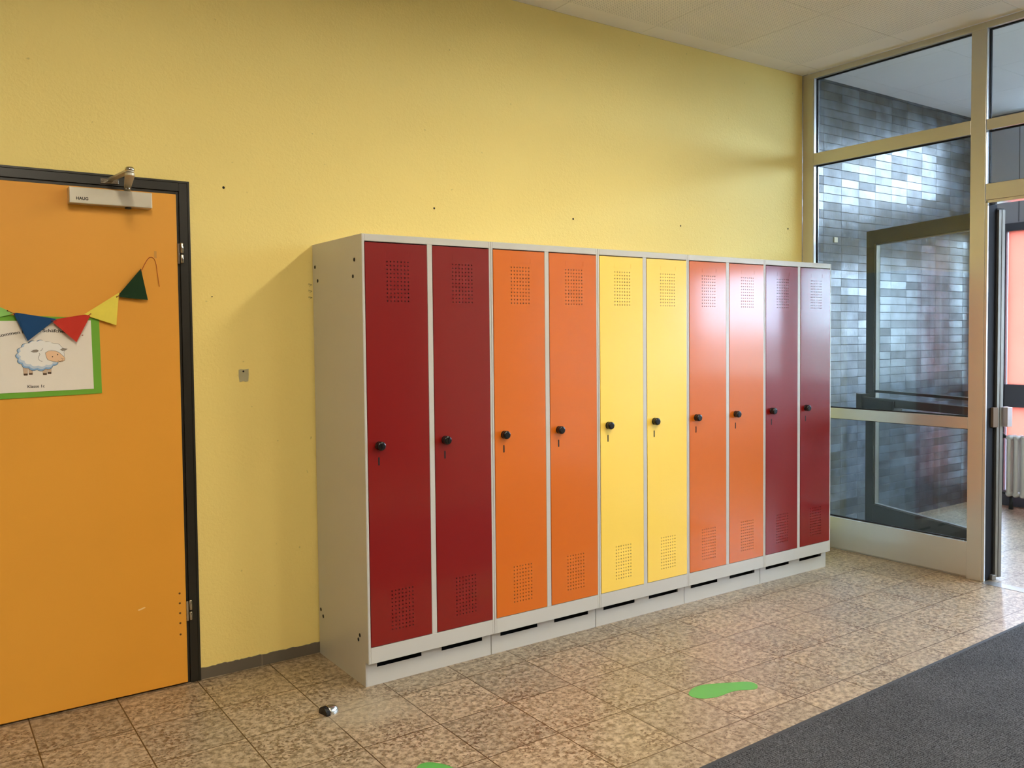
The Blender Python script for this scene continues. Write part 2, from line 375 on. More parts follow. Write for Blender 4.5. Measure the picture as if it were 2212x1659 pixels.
def tube(bm, pts, r, seg=10, mi=0, cap=True):
    pts = [Vector(p) for p in pts]; rs = r if isinstance(r, (list, tuple)) else [r] * len(pts)
    rings = []; up = Vector((0, 0, 1))
    for i, p in enumerate(pts):
        a = pts[max(0, i - 1)]; b_ = pts[min(len(pts) - 1, i + 1)]; d = (b_ - a).normalized()
        if abs(d.dot(up)) > .95: up = Vector((1, 0, 0))
        x = d.cross(up).normalized(); y = x.cross(d)
        rings.append([bm.verts.new(p + (x * math.cos(2 * PI * k / seg) + y * math.sin(2 * PI * k / seg)) * rs[i]) for k in range(seg)])
        up = y
    for i in range(len(rings) - 1):
        for k in range(seg):
            f = bm.faces.new((rings[i][k], rings[i][(k + 1) % seg], rings[i + 1][(k + 1) % seg], rings[i + 1][k])); f.material_index = mi; f.smooth = True
    if cap:
        bm.faces.new(rings[0][::-1]).material_index = mi; bm.faces.new(rings[-1]).material_index = mi

def lathe(bm, prof, c, axis='Z', seg=24, mi=0):
    """prof: (radius, height) list along axis"""
    rings = []
    for r, h in prof:
        ring = []
        for k in range(seg):
            a = 2 * PI * k / seg; u, v = r * math.cos(a), r * math.sin(a)
            p = (u, v, h) if axis == 'Z' else (u, h, v) if axis == 'Y' else (h, u, v)
            ring.append(bm.verts.new(Vector(c) + Vector(p)))
        rings.append(ring)
    for i in range(len(rings) - 1):
        for k in range(seg):
            f = bm.faces.new((rings[i][k], rings[i][(k + 1) % seg], rings[i + 1][(k + 1) % seg], rings[i + 1][k])); f.smooth = True; f.material_index = mi
    bm.faces.new(rings[0][::-1]).material_index = mi; bm.faces.new(rings[-1]).material_index = mi

def obj(name, bm, mats, parent=None, bevel=0, seg=2):
    bmesh.ops.recalc_face_normals(bm, faces=bm.faces[:])
    me = bpy.data.meshes.new(name); bm.to_mesh(me); bm.free()
    o = bpy.data.objects.new(name, me); COL.objects.link(o)
    for k in (mats if isinstance(mats, (list, tuple)) else [mats]): me.materials.append(k)
    if parent: o.parent = parent
    if bevel:
        md = o.modifiers.new('bevel', 'BEVEL'); md.width = bevel; md.segments = seg; md.limit_method = 'ANGLE'; md.angle_limit = math.radians(50)
        md.harden_normals = False
    return o

def thing(name, loc, label, cat, group=None):
    o = bpy.data.objects.new(name, None); COL.objects.link(o); o.location = loc
    o.empty_display_size = .1
    o['label'] = label; o['category'] = cat
    if group: o['group'] = group
    return o

def tag(o, label, cat, group=None):
    o['label'] = label; o['category'] = cat
    if group: o['group'] = group
    return o

def struct(o, label=None):
    o['kind'] = 'structure'
    if label: o['label'] = label
    return o

def B(name, boxes, mats, parent=None, bevel=0):
    bm = bmesh.new()
    for b_ in boxes: box(bm, *b_)
    return obj(name, bm, mats, parent, bevel)

def text_mesh(txt, size, extrude=.0003, bold=.03):
    cu = bpy.data.curves.new('lettering', 'FONT'); cu.body = txt; cu.size = size; cu.extrude = extrude; cu.resolution_u = 3; cu.offset = size * bold
    o = bpy.data.objects.new('lettering_curve', cu); COL.objects.link(o)
    dg = bpy.context.evaluated_depsgraph_get(); dg.update()
    me = bpy.data.meshes.new_from_object(o.evaluated_get(dg))
    bpy.data.objects.remove(o); bpy.data.curves.remove(cu)
    return me

# ================================================================== SETTING
# floor through room and vestibule
struct(B('floor', [(XL, XF + .05, YB, YT + .2, -.1, 0)], M_floor), 'beige speckled limestone tile floor')
# yellow wall with the doorway cut out
DX0, DX1, DZ = -1.575, -.521, 2.0225
bm = bmesh.new()
box(bm, XL, DX0, 0, .2, 0, HC); box(bm, DX0, DX1, 0, .2, DZ, HC); box(bm, DX1, XG + .001, 0, .2, 0, HC)
w = struct(obj('wall_back', bm, M_wall), 'yellow roughcast wall behind the lockers')
for i, (x, z, r) in enumerate([(-.375, 2.019, .0042), (.619, 2.01, .004), (1.47, 2.018, .0042), (2.28, 2.034, .004), (3.27, 2.079, .0045), (-.432, 1.58 - .01, .002)]):
    b2 = bmesh.new(); lathe(b2, [(r * 1.3, -.0006), (r, -.0012), (r * .8, -.0004)], (x, 0, z), 'Y', 12)
    obj('drill_hole', b2, M_blkm, w)
struct(B('wall_vestibule_clinker', [(XG + .001, XF, YT, .2, 0, 3.12)], M_brick), 'blue grey glazed clinker wall in the vestibule')
struct(B('wall_behind_door', [(-2.2, -.1, .9, .95, -.05, 2.4), (-2.2, -2.15, .2, .9, -.05, 2.4), (-.15, -.1, .2, .9, -.05, 2.4), (-2.2, -.1, .2, .95, 2.35, 2.4), (-2.2, -.1, .19, .95, -.05, 0)], M_cream))  # unseen box added to keep sky light out of the door gap
struct(B('wall_left', [(XL - .1, XL, YB, .2, 0, HC)], M_cream))
struct(B('wall_front', [(XL - .1, XG, YB - .1, YB, 0, HC)], mat('brown_brickwork', s2l(96, 74, 60), .8, noise=.2)))
struct(B('wall_right', [(XG, XG + .1, YB - .1, -4.2, 0, HC)], M_cream))
struct(B('wall_vestibule_side', [(XG + .1, XF, YV - .1, YV, 0, 3.12)], M_cream))
# ceiling: plain border strips and perforated cassettes with narrow gaps
bm = bmesh.new()
g = .0012
xs = [1.343 + .6145 * k for k in range(-10, 4)]       # seams; 3.187 is the last one
xs = [XL] + [x for x in xs if x > XL] + [XG]
ys = [0, -.143] + [-.143 - .615 * k for k in range(1, 10)] + [YB]
for i in range(len(xs) - 1):
    for j in range(len(ys) - 1):
        x0, x1, y1, y0 = xs[i] + g, xs[i + 1] - g, ys[j] - g, ys[j + 1] + g
        border = (j == 0 or i == len(xs) - 2)
        box(bm, x0, x1, y0, y1, HC if border else HC - .0015, HC + .02, 1 if border else 0)
box(bm, XL, XG, YB, .2, HC + .01, HC + .06, 2)
struct(obj('ceiling', bm, [M_ceilp, M_ceil, M_seam]), 'beige ceiling of perforated panels with a plain border')
bm = bmesh.new()
xs = [XG, 3.80, 4.42, 5.035, 5.65, XF]; ys = [.03, -.115] + [-.115 - .64 * k for k in range(1, 7)] + [YV]
for i in range(len(xs) - 1):
    for j in range(len(ys) - 1):
        x0, x1, y1, y0 = xs[i] + g, xs[i + 1] - g, ys[j] - g, ys[j + 1] + g
        box(bm, x0, x1, y0, y1, 3.12, 3.14, 0)
box(bm, XG, XF, YV, .2, 3.13, 3.18, 1)
struct(obj('ceiling_vestibule', bm, [ceiling_mat('white_ceiling_panel', s2l(226, 226, 224), False), M_seam]), 'plain panel ceiling of the vestibule')
# skirting with the ragged plaster edge above it
bm = bmesh.new()
x = DX1 + .002; pts = []
while x < XG - .01:
    pts.append((x, .047 + random.uniform(-.0022, .0022))); x += random.uniform(.006, .016)
pts.append((XG - .001, .047))
poly = [(p[0], -.006, p[1]) for p in pts] + [(XG - .001, -.006, 0), (DX1 + .002, -.006, 0)]
prism(bm, poly, (0, .012, 0))
bb = struct(obj('baseboard_back', bm, M_slate), 'grey stone skirting at the foot of the yellow wall')
B('joint', [(-.2615, -.2585, -.0068, -.005, 0, .047)], M_joint, bb)

# ------------------------------------------------------------------ glazed partition
def ring(bm, y0, y1, z0, z1, x0, x1, w_, mi=0):
    box(bm, x0, x1, y0, y1, z0, z0 + w_, mi); box(bm, x0, x1, y0, y1, z1 - w_, z1, mi)
    box(bm, x0, x1, y0, y0 + w_, z0 + w_, z1 - w_, mi); box(bm, x0, x1, y1 - w_, y1, z0 + w_, z1 - w_, mi)

xg0, xg1 = XG, XG + .06
part = struct(thing('window_1', (0, 0, 0), 'champagne aluminium glazed partition with door opening', 'partition'))
del part['category']
jb = B('jamb', [(xg0, xg1, -.086, -.004, 0, 3.05)], M_alu, part, .0015)
B('bead_and_glint', [(xg0 + .003, xg0 + .024, -.0895, -.0862, .208, .847), (xg0 + .003, xg0 + .024, -.0895, -.0862, .915, 2.489), (xg0 + .003, xg0 + .024, -.0895, -.0862, 2.568, 3.049)], M_glint, jb)  # pale strips added to imitate the glint along the jamb reveal
B('head_rail', [(xg0, xg1, -4.2, -.004, 3.0495, HC - .001)], M_alu, part, .0015)
B('mullion', [(xg0, xg1 , -1.186, -1.104, 0, 3.0495)], M_alu, part, .0015)
dj = B('door_jamb', [(xg0 + .002, xg0 + .012, -1.2, -1.1865, 0, 2.112)], M_alu, part, .001)
B('edge_glint', [(xg0 + .001, xg0 + .012, -1.2012, -1.2001, .001, 2.10)], M_glint, dj)  # pale strips here paint the white daylight glint on the door jamb edge
B('edge_glint', [(xg0 + .003, xg0 + .022, -1.1892, -1.1862, 2.206, 2.496), (xg0 + .003, xg0 + .022, -1.1892, -1.1862, 2.557, 3.049)], M_glint, dj)
B('door_head', [(xg0 + .002, xg1 + .02, -3.0, -1.1905, 2.112 - .012, 2.116)], M_alu, part, .001)
B('upper_transom', [(xg0, xg1, -1.104, -.086, 2.490, 2.567)], M_alu, part, .0015)
B('middle_rail', [(xg0, xg1, -1.104, -.086, .848, .914)], M_alu, part, .0015)
B('bottom_rail', [(xg0, xg1, -1.104, -.086, .012, .207), (xg0 + .01, xg1 - .01, -1.104, -.086, 0, .012)], M_alu, part, .0015)
B('door_transom', [(xg0, xg1, -3.09, -1.190, 2.117, 2.205)], M_alu, part, .0015)
B('upper_door_transom', [(xg0, xg1, -3.09, -1.190, 2.497, 2.556)], M_alu, part, .0015)
B('far_mullion', [(xg0, xg1, -3.09, -3.0, 0, 2.117), (xg0, xg1, -3.18, -3.09, 0, 3.0495)], M_alu, part, .0015)
B('far_jamb', [(xg0, xg1, -4.2, -4.12, 0, 3.0495)], M_alu, part, .0015)
B('far_rail', [(xg0, xg1, -4.12, -3.18, .01, .207), (xg0, xg1, -4.12, -3.18, .848, .914), (xg0, xg1, -4.12, -3.18, 2.49, 2.567)], M_alu, part, .0015)
def pane(y0, y1, z0, z1):
    p = B('glass_pane', [(XG + .034, XG + .040, y0, y1, z0, z1)], M_glass, part)
    bm = bmesh.new(); ring(bm, y0, y1, z0, z1, XG + .028, XG + .046, .0055)
    obj('gasket', bm, M_gask, p)
for a in ((-1.104, -.086, 2.567, 3.0495), (-1.104, -.086, .914, 2.490), (-1.104, -.086, .207, .848),
          (-3.09, -1.190, 2.556, 3.0495), (-3.09, -1.190, 2.205, 2.497),
          (-4.12, -3.18, 2.567, 3.0495), (-4.12, -3.18, .914, 2.490), (-4.12, -3.18, .207, .848)):
    pane(*a)
struct(B('trim_1', [(XG - .035, XG + .045, -3.0, -1.206, 0, .0015)], M_alu2), 'metal threshold strip of the glazed door opening')

# glazed door leaf, folded back into the vestibule
H0 = Vector((3.537, -1.216, 0)); F0 = Vector((3.893, -.187, 0))
ld = (F0 - H0).normalized(); ln = Vector((ld.y, -ld.x, 0))   # ln points to +x side
LW = (F0 - H0).length
leaf = thing('glazed_door', H0, 'dark framed glass door standing folded open behind the glazed partition', 'door')
def LB(bm, s0, s1, n0, n1, z0, z1, mi=0):
    c = ld * ((s0 + s1) / 2) + ln * ((n0 + n1) / 2) + Vector((0, 0, (z0 + z1) / 2))
    obox(bm, c, ld, ln, Vector((0, 0, 1)), (s1 - s0) / 2, (n1 - n0) / 2, (z1 - z0) / 2, mi)
def lpart(name, L_, mats, parent=None, bevel=.0015):
    bm = bmesh.new()
    for a in L_: LB(bm, *a)
    return obj(name, bm, mats, parent or leaf, bevel)
lpart('top_rail', [(.08, LW - .078, -.025, .025, 1.985, 2.078)], M_dark)
lpart('bottom_rail', [(.08, LW - .078, -.025, .025, .012, .238)], M_dark)
lpart('stile', [(LW - .078, LW, -.025, .025, .012, 2.078)], M_dark)
lpart('stile', [(.004, .08, -.025, .025, .012, 2.078)], M_dark)
lpart('edge_profile', [(-.006, .004, -.022, -.004, .012, 2.07), (-.006, .004, .000, .010, .012, 2.07), (-.003, .004, .010, .024, .012, 2.07)], M_alu2, bevel=.001)
lg = lpart('glass_pane', [(.08, LW - .078, -.004, .004, .238, 1.985)], M_glass, bevel=0)
bm = bmesh.new()
LB(bm, .08, LW - .078, -.014, .014, .238, .246); LB(bm, .08, LW - .078, -.014, .014, 1.979, 1.985)
LB(bm, LW - .086, LW - .078, -.014, .014, .246, 1.979); LB(bm, .08, .086, -.014, .014, .246, 1.979)
obj('bead_and_glint', bm, M_alu2, lg)
lpart('crossbar', [(.08, LW - .078, -.018, .018, .995, 1.012)], M_dark)
pb = lpart('push_bar', [(.02, LW - .02, -.085, -.060, .915, .965)], M_dark, bevel=.004)
lpart('bar_bracket', [(LW - .045, LW + .012, -.092, -.025, .885, .985)], M_dark, pb)
lpart('lock_case', [(LW - .36, LW - .055, -.098, -.03, .880, .955)], M_blk, pb, .004)
hb = lpart('hinge_block', [(-.022, .018, -.062, -.027, .862, .972)], mat('metal_room_reflection', s2l(130, 112, 96), .4, .5), bevel=.002)  # brown tint paints in the reflection from the room side
hb = lpart('hinge_block', [(-.030, .010, .028, .062, .862, .972)], mat('metal_daylight_reflection', s2l(206, 200, 208), .35, .5), bevel=.002)  # same block tinted pale, for daylight reflected on this side
hb['label'] = 'metal block with painted daylight reflection on the vestibule side'
lpart('floor_pivot', [(-.02, .05, -.055, -.027, .002, .03)], M_alu2, bevel=.003)
# dark jamb profile to which the leaf is hinged
B('hinge_jamb', [(xg0 + .012, xg1 + .046, -1.1996, -1.1865, .001, 2.10)], M_gask, part, .001)

# ------------------------------------------------------------------ outer glazed wall of the vestibule
far = struct(thing('window_2', (0, 0, 0), 'outer glazed wall of the vestibule with orange film panels', 'window')); del far['category']
bm = bmesh.new()
YP = [(-.21, -.48), (-1.46, -2.87), (-2.93, -4.15)]
box(bm, XF - .026, XF + .06, -2.93, -2.80, 0, 2.30)
box(bm, XF - .026, XF + .06, -1.46, -1.28, 0, 2.30); box(bm, XF - .01, XF + .06, YV, -.48, 2.02, 2.19); box(bm, XF - .01, XF + .06, YV, -.34, 2.252, 2.50); box(bm, XF - .01, XF + .06, YV, YT, 3.07, 3.12)
box(bm, XF - .02, XF + .06, -.205, -.175, .12, 2.197)        # left post of the panel bay
box(bm, XF - .02, XF + .06, -.06, YT, 0, 2.25)
for y0, y1 in YP: box(bm, XF - .02, XF + .06, y1 - .06, y1, .12, 2.197)
box(bm, XF - .02, XF + .06, YV, YT, 2.190, 2.252)            # top rail
box(bm, XF - .02, XF + .06, YV, YT, .793, .972)              # middle rail
box(bm, XF - .02, XF + .06, YV, YT, 0, .12)
obj('frame', bm, M_far, far, .001)
B('fascia', [(XF, XF + .05, -.34, YT, 2.252, 3.12)], M_panel, far)
B('fascia_seam', [(XF - .002, XF, -.292, -.287, 2.26, 3.11)], M_far, far)
bm = bmesh.new()
for z0, z1 in ((.12, .793), (.972, 2.19)): box(bm, XF + .012, XF + .02, -.42, -.21, z0, z1)
obj('film_panel', bm, M_film, far)
B('lower_panel', [(XF + .01, XF + .03, -4.15, -.48, .12, .793)], M_far, far)
for y0, y1, z0, z1 in ((-1.28, -.48, .972, 2.02), (-2.80, -1.46, .972, 2.02), (-4.15, -2.93, .972, 2.02), (-4.2, -.34, 2.50, 3.07), (-.175, -.06, .12, .793), (-.175, -.06, .972, 2.19)):
    B('glass_pane', [(XF + .012, XF + .02, y0, y1, z0, z1)], M_glass, far)
# exterior paving
struct(B('floor_outside', [(XF + .06, XF + 9, -12, 8, -.2, -.06)], M_conc), 'grey paving outside')

# radiator
rad = thing('radiator', (5.60, -.30, 0), 'white cast column radiator in front of the orange window panels', 'radiator')
NS = 9; pitch = .0525
def section():
    bm = bmesh.new()
    for dx in (-.045, 0, .045):
        tube(bm, [(dx, 0, .115), (dx, 0, .13), (dx, 0, .56), (dx, 0, .575)], [.012, .0165, .0165, .012], 10)
    for z in (.125, .565):
        tube(bm, [(-.06, 0, z), (-.05, 0, z), (.05, 0, z), (.06, 0, z)], [.012, .022, .022, .012], 12)
        lathe(bm, [(.02, -.0262), (.02, .0262)], (0, 0, z), 'Y', 12)
    return bm
me = None
for k in range(NS):
    if me is None:
        o = obj('section', section(), M_rad, rad); me = o.data
    else:
        o = bpy.data.objects.new('section', me); COL.objects.link(o); o.parent = rad
    o.location = (0, -.026 - pitch * k, 0)
for k in (0, 5, NS - 1):
    bm = bmesh.new(); tube(bm, [(0, -.026 - pitch * k, 0), (0, -.026 - pitch * k, .115)], [.018, .011], 8); obj('leg', bm, M_dark, rad)
bm = bmesh.new(); tube(bm, [(0, .0, .565), (0, .035, .565), (0, .05, .555), (0, .055, .52)], .011); tube(bm, [(0, .02, .565), (-.01, .06, .60)], [.012, .016]); obj('valve', bm, M_dark, rad)
bm = bmesh.new(); tube(bm, [(0, 0, .125), (0, .04, .125), (0, .075, .14), (.0, .10, .19)], .011); obj('supply_pipe', bm, M_dark, rad)

# small patch on the clinker wall
bm = bmesh.new(); box(bm, 3.806, 3.846, YT - .006, YT, 2.022, 2.058)
tag(obj('sticker', bm, mat('beige_patch', s2l(196, 190, 160), .6, noise=.05), None, .002), 'small beige square plate on the dark clinker wall', 'plate')

# ================================================================== CLASSROOM DOOR (left)
dr = struct(thing('door_1', (-1.0, 0, 0), 'ochre classroom door in a dark steel frame at the left', 'door')); del dr['category']
def DB(name, L_, mats, parent=None, bevel=0):
    bm = bmesh.new()
    for a in L_: box(bm, a[0] + 1.0, a[1] + 1.0, *a[2:])
    return obj(name, bm, mats, parent or dr, bevel)
DB('door_frame', [(-.556, -.521, -.014, .19, 0, 2.0225), (-1.575, -1.54, -.014, .19, 0, 2.0225), (-1.54, -.556, -.014, .19, 1.986, 2.0225),
                  (-.568, -.556, -.006, .15, 0, 1.986), (-1.54, -1.528, -.006, .15, 0, 1.986), (-1.528, -.568, -.006, .15, 1.974, 1.986),
                  (-.5245, -.516, -.017, 0, 0, 2.027), (-1.58, -1.5715, -.017, 0, 0, 2.027), (-1.5715, -.5245, -.017, 0, 2.0185, 2.027)], M_frm, None, .0012)
DL = DB('door_leaf', [(-1.536, -.5685, -.018, .024, .008, 1.9725)], M_door, None, .0015)
# hinges
for z0 in (.262, 1.702):
    bm = bmesh.new(); box(bm, -.5685 + 1, -.5600 + 1, -.0215, -.0175, z0 - .004, z0 + .076)
    h = obj('hinge', bm, M_chrome, DL, .0008)
    for za, zb in ((z0 - .002, z0 + .033), (z0 + .038, z0 + .080)):
        bm = bmesh.new(); lathe(bm, [(.0045, za), (.0062, za + .003), (.0062, zb - .003), (.0045, zb)], (-.5515 + 1, -.0215, 0), 'Z', 14)
        obj('knuckle', bm, M_chrome, h)
for z in (.375, .335, .295, .254, .208):
    bm = bmesh.new(); lathe(bm, [(.0042, -.0004), (.003, -.0010), (.0015, -.0004)], (-.593 + 1, -.018, z), 'Y', 10); obj('screw_dot', bm, mat('screw_brown', s2l(110, 76, 30), .6), DL)
bm = bmesh.new()
prism(bm, [(.248, -.0183, .338), (.262, -.0183, .342), (.274, -.0183, .345), (.278, -.0183, .342), (.266, -.0183, .337), (.252, -.0183, .334)], (0, -.0003, 0))
obj('scuff', bm, mat('pale_scuff', s2l(250, 214, 150), .7), DL)
bm = bmesh.new(); box(bm, .344, .353, -.0186, -.0182, 1.716, 1.744); obj('tape_residue', bm, mat('tape_tint', s2l(205, 146, 60), .5), DL)

# door closer
cl = thing('door_closer', (-.81, -.02, 1.93), 'silver overhead closer with scissor arm at the top of the ochre door', 'door closer')
cx, cy, cz = -.81, -.02, 1.93
def rel(p): return (p[0] - cx, p[1] - cy, p[2] - cz)
bm = bmesh.new(); box(bm, -.957 - cx, -.668 - cx, -.064 - cy, -.0185 - cy, 1.903 - cz, 1.963 - cz)
body = obj('body', bm, M_silver, cl, .003, 3)
bm = bmesh.new(); lathe(bm, [(.012, -.006), (.012, .0)], (-.752 - cx, -.045 - cy, 1.903 - cz), 'Z', 12); obj('screw_cap', bm, M_frm, body)
bm = bmesh.new(); lathe(bm, [(.011, 0), (.011, .022), (.008, .026)], (-.752 - cx, -.042 - cy, 1.963 - cz), 'Z', 16); obj('spindle', bm, M_chrome, cl)
def arm(name, a, b_, w0, w1, th):
    bm = bmesh.new(); a = Vector(rel(a)); b_ = Vector(rel(b_)); d = (b_ - a).normalized(); s = d.cross(Vector((0, 0, 1))).normalized(); u = s.cross(d)
    n = 8; pts = []
    for k in range(n + 1):
        an = -PI / 2 + PI * k / n; pts.append(b_ + (s * math.sin(an) + d * math.cos(an)) * w1)
    for k in range(n + 1):
        an = PI / 2 + PI * k / n; pts.append(a + (s * math.sin(an) + d * math.cos(an)) * w0)
    prism(bm, [p - u * th / 2 for p in pts], u * th)
    return obj(name, bm, M_silver, cl, .0015)
arm('main_arm', (-.752, -.042, 1.982), (-.786, -.262, 1.990), .012, .0165, .011)
arm('forearm', (-.786, -.262, 2.003), (-.812, -.045, 2.003), .0145, .010, .009)
bm = bmesh.new(); lathe(bm, [(.0145, -.004), (.016, .0), (.016, .006), (.011, .011)], rel((-.786, -.262, 2.006)), 'Z', 18); obj('elbow_cap', bm, M_chrome, cl)
bm = bmesh.new()
box(bm, *[a - b_ for a, b_ in ((-.842, cx), (-.778, cx))], -.020 - cy, -.0145 - cy, 1.992 - cz, 2.010 - cz)
box(bm, -.822 - cx, -.802 - cx, -.052 - cy, -.018 - cy, 1.996 - cz, 2.000 - cz)
br_ = obj('arm_bracket', bm, M_chrome, cl, .001)
for xx in (-.836, -.784):
    b2 = bmesh.new(); lathe(b2, [(.0035, -.0225), (.0045, -.020)], rel((xx, 0, 2.001)), 'Y', 10); obj('screw', b2, M_chrome, br_)
tm = text_mesh('HAUG', .0148)
o = bpy.data.objects.new('maker_lettering', tm); tm.materials.clear(); tm.materials.append(M_ink); COL.objects.link(o); o.parent = body
o.location = rel((-.9345, -.0642, 1.9165)); o.rotation_euler = (PI / 2, 0, 0)

# ================================================================== WELCOME POSTER AND BUNTING
PX, PZ = -1.04, 1.33
po = thing('welcome_poster', (PX, -.019, PZ), 'green edged white poster with a sheep drawing on the ochre door', 'poster')
def P(bm, pts, y0, y1, mi=0): prism(bm, [(x - PX, y0 + .019, z - PZ) for x, z in pts], (0, y1 - y0, 0), mi)
bm = bmesh.new(); P(bm, [(-1.262, 1.494), (-.861, 1.480), (-.858, 1.195), (-1.262, 1.1865)], -.0215, -.0190); obj('green_backing', bm, M_card, po)
bm = bmesh.new(); P(bm, [(-1.245, 1.4685), (-.890, 1.472), (-.886, 1.213), (-1.245, 1.2085)], -.0232, -.0216); sheet = obj('white_sheet', bm, M_paper, po)

def blob(cx_, cz_, rx, rz, n=40, bumps=0, amp=0, a0=0, a1=2 * PI, ph=0):
    out = []
    for k in range(n):
        a = a0 + (a1 - a0) * k / n
        q = 1 + (amp * abs(math.sin(bumps * a / 2 + ph)) if bumps else 0)
        out.append((cx_ + rx * q * math.cos(a), cz_ + rz * q * math.sin(a)))
    return out
def grow(pts, e):
    cx_ = sum(p[0] for p in pts) / len(pts); cz_ = sum(p[1] for p in pts) / len(pts)
    out = []
    for x, z in pts:
        d = math.hypot(x - cx_, z - cz_) or 1; out.append((x + (x - cx_) / d * e, z + (z - cz_) / d * e))
    return out
SY = -.02325
def lay(bm, pts, level, mi):
    P(bm, pts, SY - .00022 * level - .00022, SY - .00022 * level, mi)
bm = bmesh.new()
# mats: 0 ink 1 wool 2 blue 3 skin 4 ear 5 hoof 6 leg 7 pale blue
for lx, lz, ww in ((-1.111, 1.277, .0075), (-1.0945, 1.279, .007), (-1.049, 1.277, .0075), (-1.034, 1.280, .007)):
    leg = [(lx - ww, lz + .025), (lx + ww, lz + .025), (lx + ww * .85, lz - .004), (lx - ww * .75, lz - .004)]
    lay(bm, grow(leg, .0011), 0, 0); lay(bm, leg, 1, 6)
    lay(bm, [(lx - ww * .8, lz + .001), (lx + ww * .9, lz + .001), (lx + ww * .85, lz - .006), (lx - ww * .7, lz - .006)], 2, 5)
bodyp = blob(-1.067, 1.3425, .067, .0515, 120, 15, .10)
lay(bm, grow(bodyp, .0011), 3, 0); lay(bm, bodyp, 4, 2)
lay(bm, blob(-1.0655, 1.3455, .0652, .0480, 120, 15, .10), 5, 7)
lay(bm, [(x, z) for x, z in blob(-1.0630, 1.3500, .0620, .0440, 120, 15, .10)], 6, 1)
head_w = blob(-1.020, 1.352, .035, .033, 60, 9, .10)
lay(bm, grow(head_w, .0009), 3, 0); lay(bm, head_w, 7, 1)
arc = [(-1.038 + .034 * math.cos(a), 1.352 + .036 * math.sin(a)) for a in [math.radians(q) for q in range(15, 80, 8)]]
face = [(-1.041, 1.346), (-1.030, 1.353), (-1.020, 1.3535), (-1.008, 1.352), (-.996, 1.346), (-.986, 1.336), (-.978, 1.327), (-.9785, 1.318), (-.987, 1.313), (-1.004, 1.312), (-1.022, 1.316), (-1.034, 1.321), (-1.038, 1.330)]
face = [(x - .004, z + .006) for x, z in face]
lay(bm, grow(face, .0010), 8, 0); lay(bm, face, 9, 3)
e1 = [(-1.089, 1.3545), (-1.080, 1.360), (-1.070, 1.361), (-1.064, 1.357), (-1.070, 1.3525), (-1.080, 1.352)]
e1 = [(x - .003, z + .003) for x, z in e1]
lay(bm, grow(e1, .0008), 10, 0); lay(bm, e1, 11, 4)
e2 = [(-.996, 1.363), (-.988, 1.368), (-.972, 1.366), (-.979, 1.361), (-.988, 1.359)]
lay(bm, grow(e2, .0008), 10, 0); lay(bm, e2, 11, 4)
def stroke(pts, w_, level=12):
    l_, r_ = [], []
    for i, (x, z) in enumerate(pts):
        a = pts[max(0, i - 1)]; b_ = pts[min(len(pts) - 1, i + 1)]; dx, dz = b_[0] - a[0], b_[1] - a[1]; n_ = math.hypot(dx, dz)
        l_.append((x - dz / n_ * w_, z + dx / n_ * w_)); r_.append((x + dz / n_ * w_, z - dx / n_ * w_))
    lay(bm, l_ + r_[::-1], level, 0)
stroke([(-1.0625, 1.3600), (-1.058, 1.3615), (-1.055, 1.366), (-1.0545, 1.3695)], .0005)
stroke([(-1.066, 1.352), (-1.0630, 1.3475), (-1.066, 1.342), (-1.0685, 1.335), (-1.067, 1.328), (-1.062, 1.3225), (-1.056, 1.3215)], .0005)
for ex, ez in ((-1.0225, 1.3375), (-1.0055, 1.345)): lay(bm, blob(ex, ez, .0019, .0024, 12), 12, 0)
stroke([(-1.005, 1.322), (-.999, 1.3195), (-.992, 1.3215), (-.9885, 1.3265)], .0005)
stroke([(-.9945, 1.3325), (-.990, 1.3295), (-.9865, 1.3315)], .0005)
obj('sheep_drawing', bm, [M_ink, M_wool, M_wb, M_skin, M_ear, M_hoof, M_leg, M_wl], sheet)
# arched greeting
tm = text_mesh('Willkommen bei den Schäfchen', .0205, .0002, .012)
wd = max(v.co.x for v in tm.vertices); half = wd / 2; RR = .60
cxm = -1.045; k_ = .256 / wd
for v in tm.vertices:
    u_, v_, y_ = (v.co.x - half) * k_ - .056, v.co.y * .80, v.co.z
    a = u_ / RR
    v.co = Vector((cxm - PX + (RR + v_) * math.sin(a), y_ - .0004, 1.4285 - PZ + (RR + v_) * math.cos(a) - RR))
tm.materials.clear(); tm.materials.append(M_ink)
o = bpy.data.objects.new('greeting_lettering', tm); COL.objects.link(o); o.parent = sheet; o.location = (0, SY + .019, 0)
tm = text_mesh('Klasse 1c', .0150, .0002, .01); tm.materials.clear(); tm.materials.append(M_ink)
o = bpy.data.objects.new('class_lettering', tm); COL.objects.link(o); o.parent = sheet
o.location = (-1.107 - PX, SY + .019 - .0004, 1.2255 - PZ); o.rotation_euler = (PI / 2, 0, 0)

bu = thing('bunting', (-.9, -.02, 1.5), 'felt pennant bunting strung over the sheep poster', 'bunting')
def Q(x, y, z): return (x + .9, y + .02, z - 1.5)
def pennant(pts, y, m_, tw=0, lbl=None):
    bm = bmesh.new()
    prism(bm, [Q(x, y - tw * i, z) for i, (x, z) in enumerate(pts)], (0, -.0016, 0))
    o = obj('pennant', bm, m_, bu); 
    if lbl: o['label'] = lbl
    return o
pennant([(-1.268, 1.560), (-1.139, 1.496), (-1.262, 1.462)], -.026, M_fl, 0, 'light green pennant')
pennant([(-1.145, 1.498), (-1.133, 1.4985), (-1.007, 1.4765), (-1.102, 1.396)], -.032, M_fb, .002, 'blue pennant')
pennant([(-1.006, 1.4765), (-1.019, 1.464), (-.943, 1.390), (-.894, 1.4885), (-.912, 1.4935)], -.036, M_fr, .001, 'red pennant')
pennant([(-.915, 1.493), (-.789, 1.5785), (-.792, 1.562), (-.803, 1.453)], -.026, M_fy, .002, 'yellow pennant')
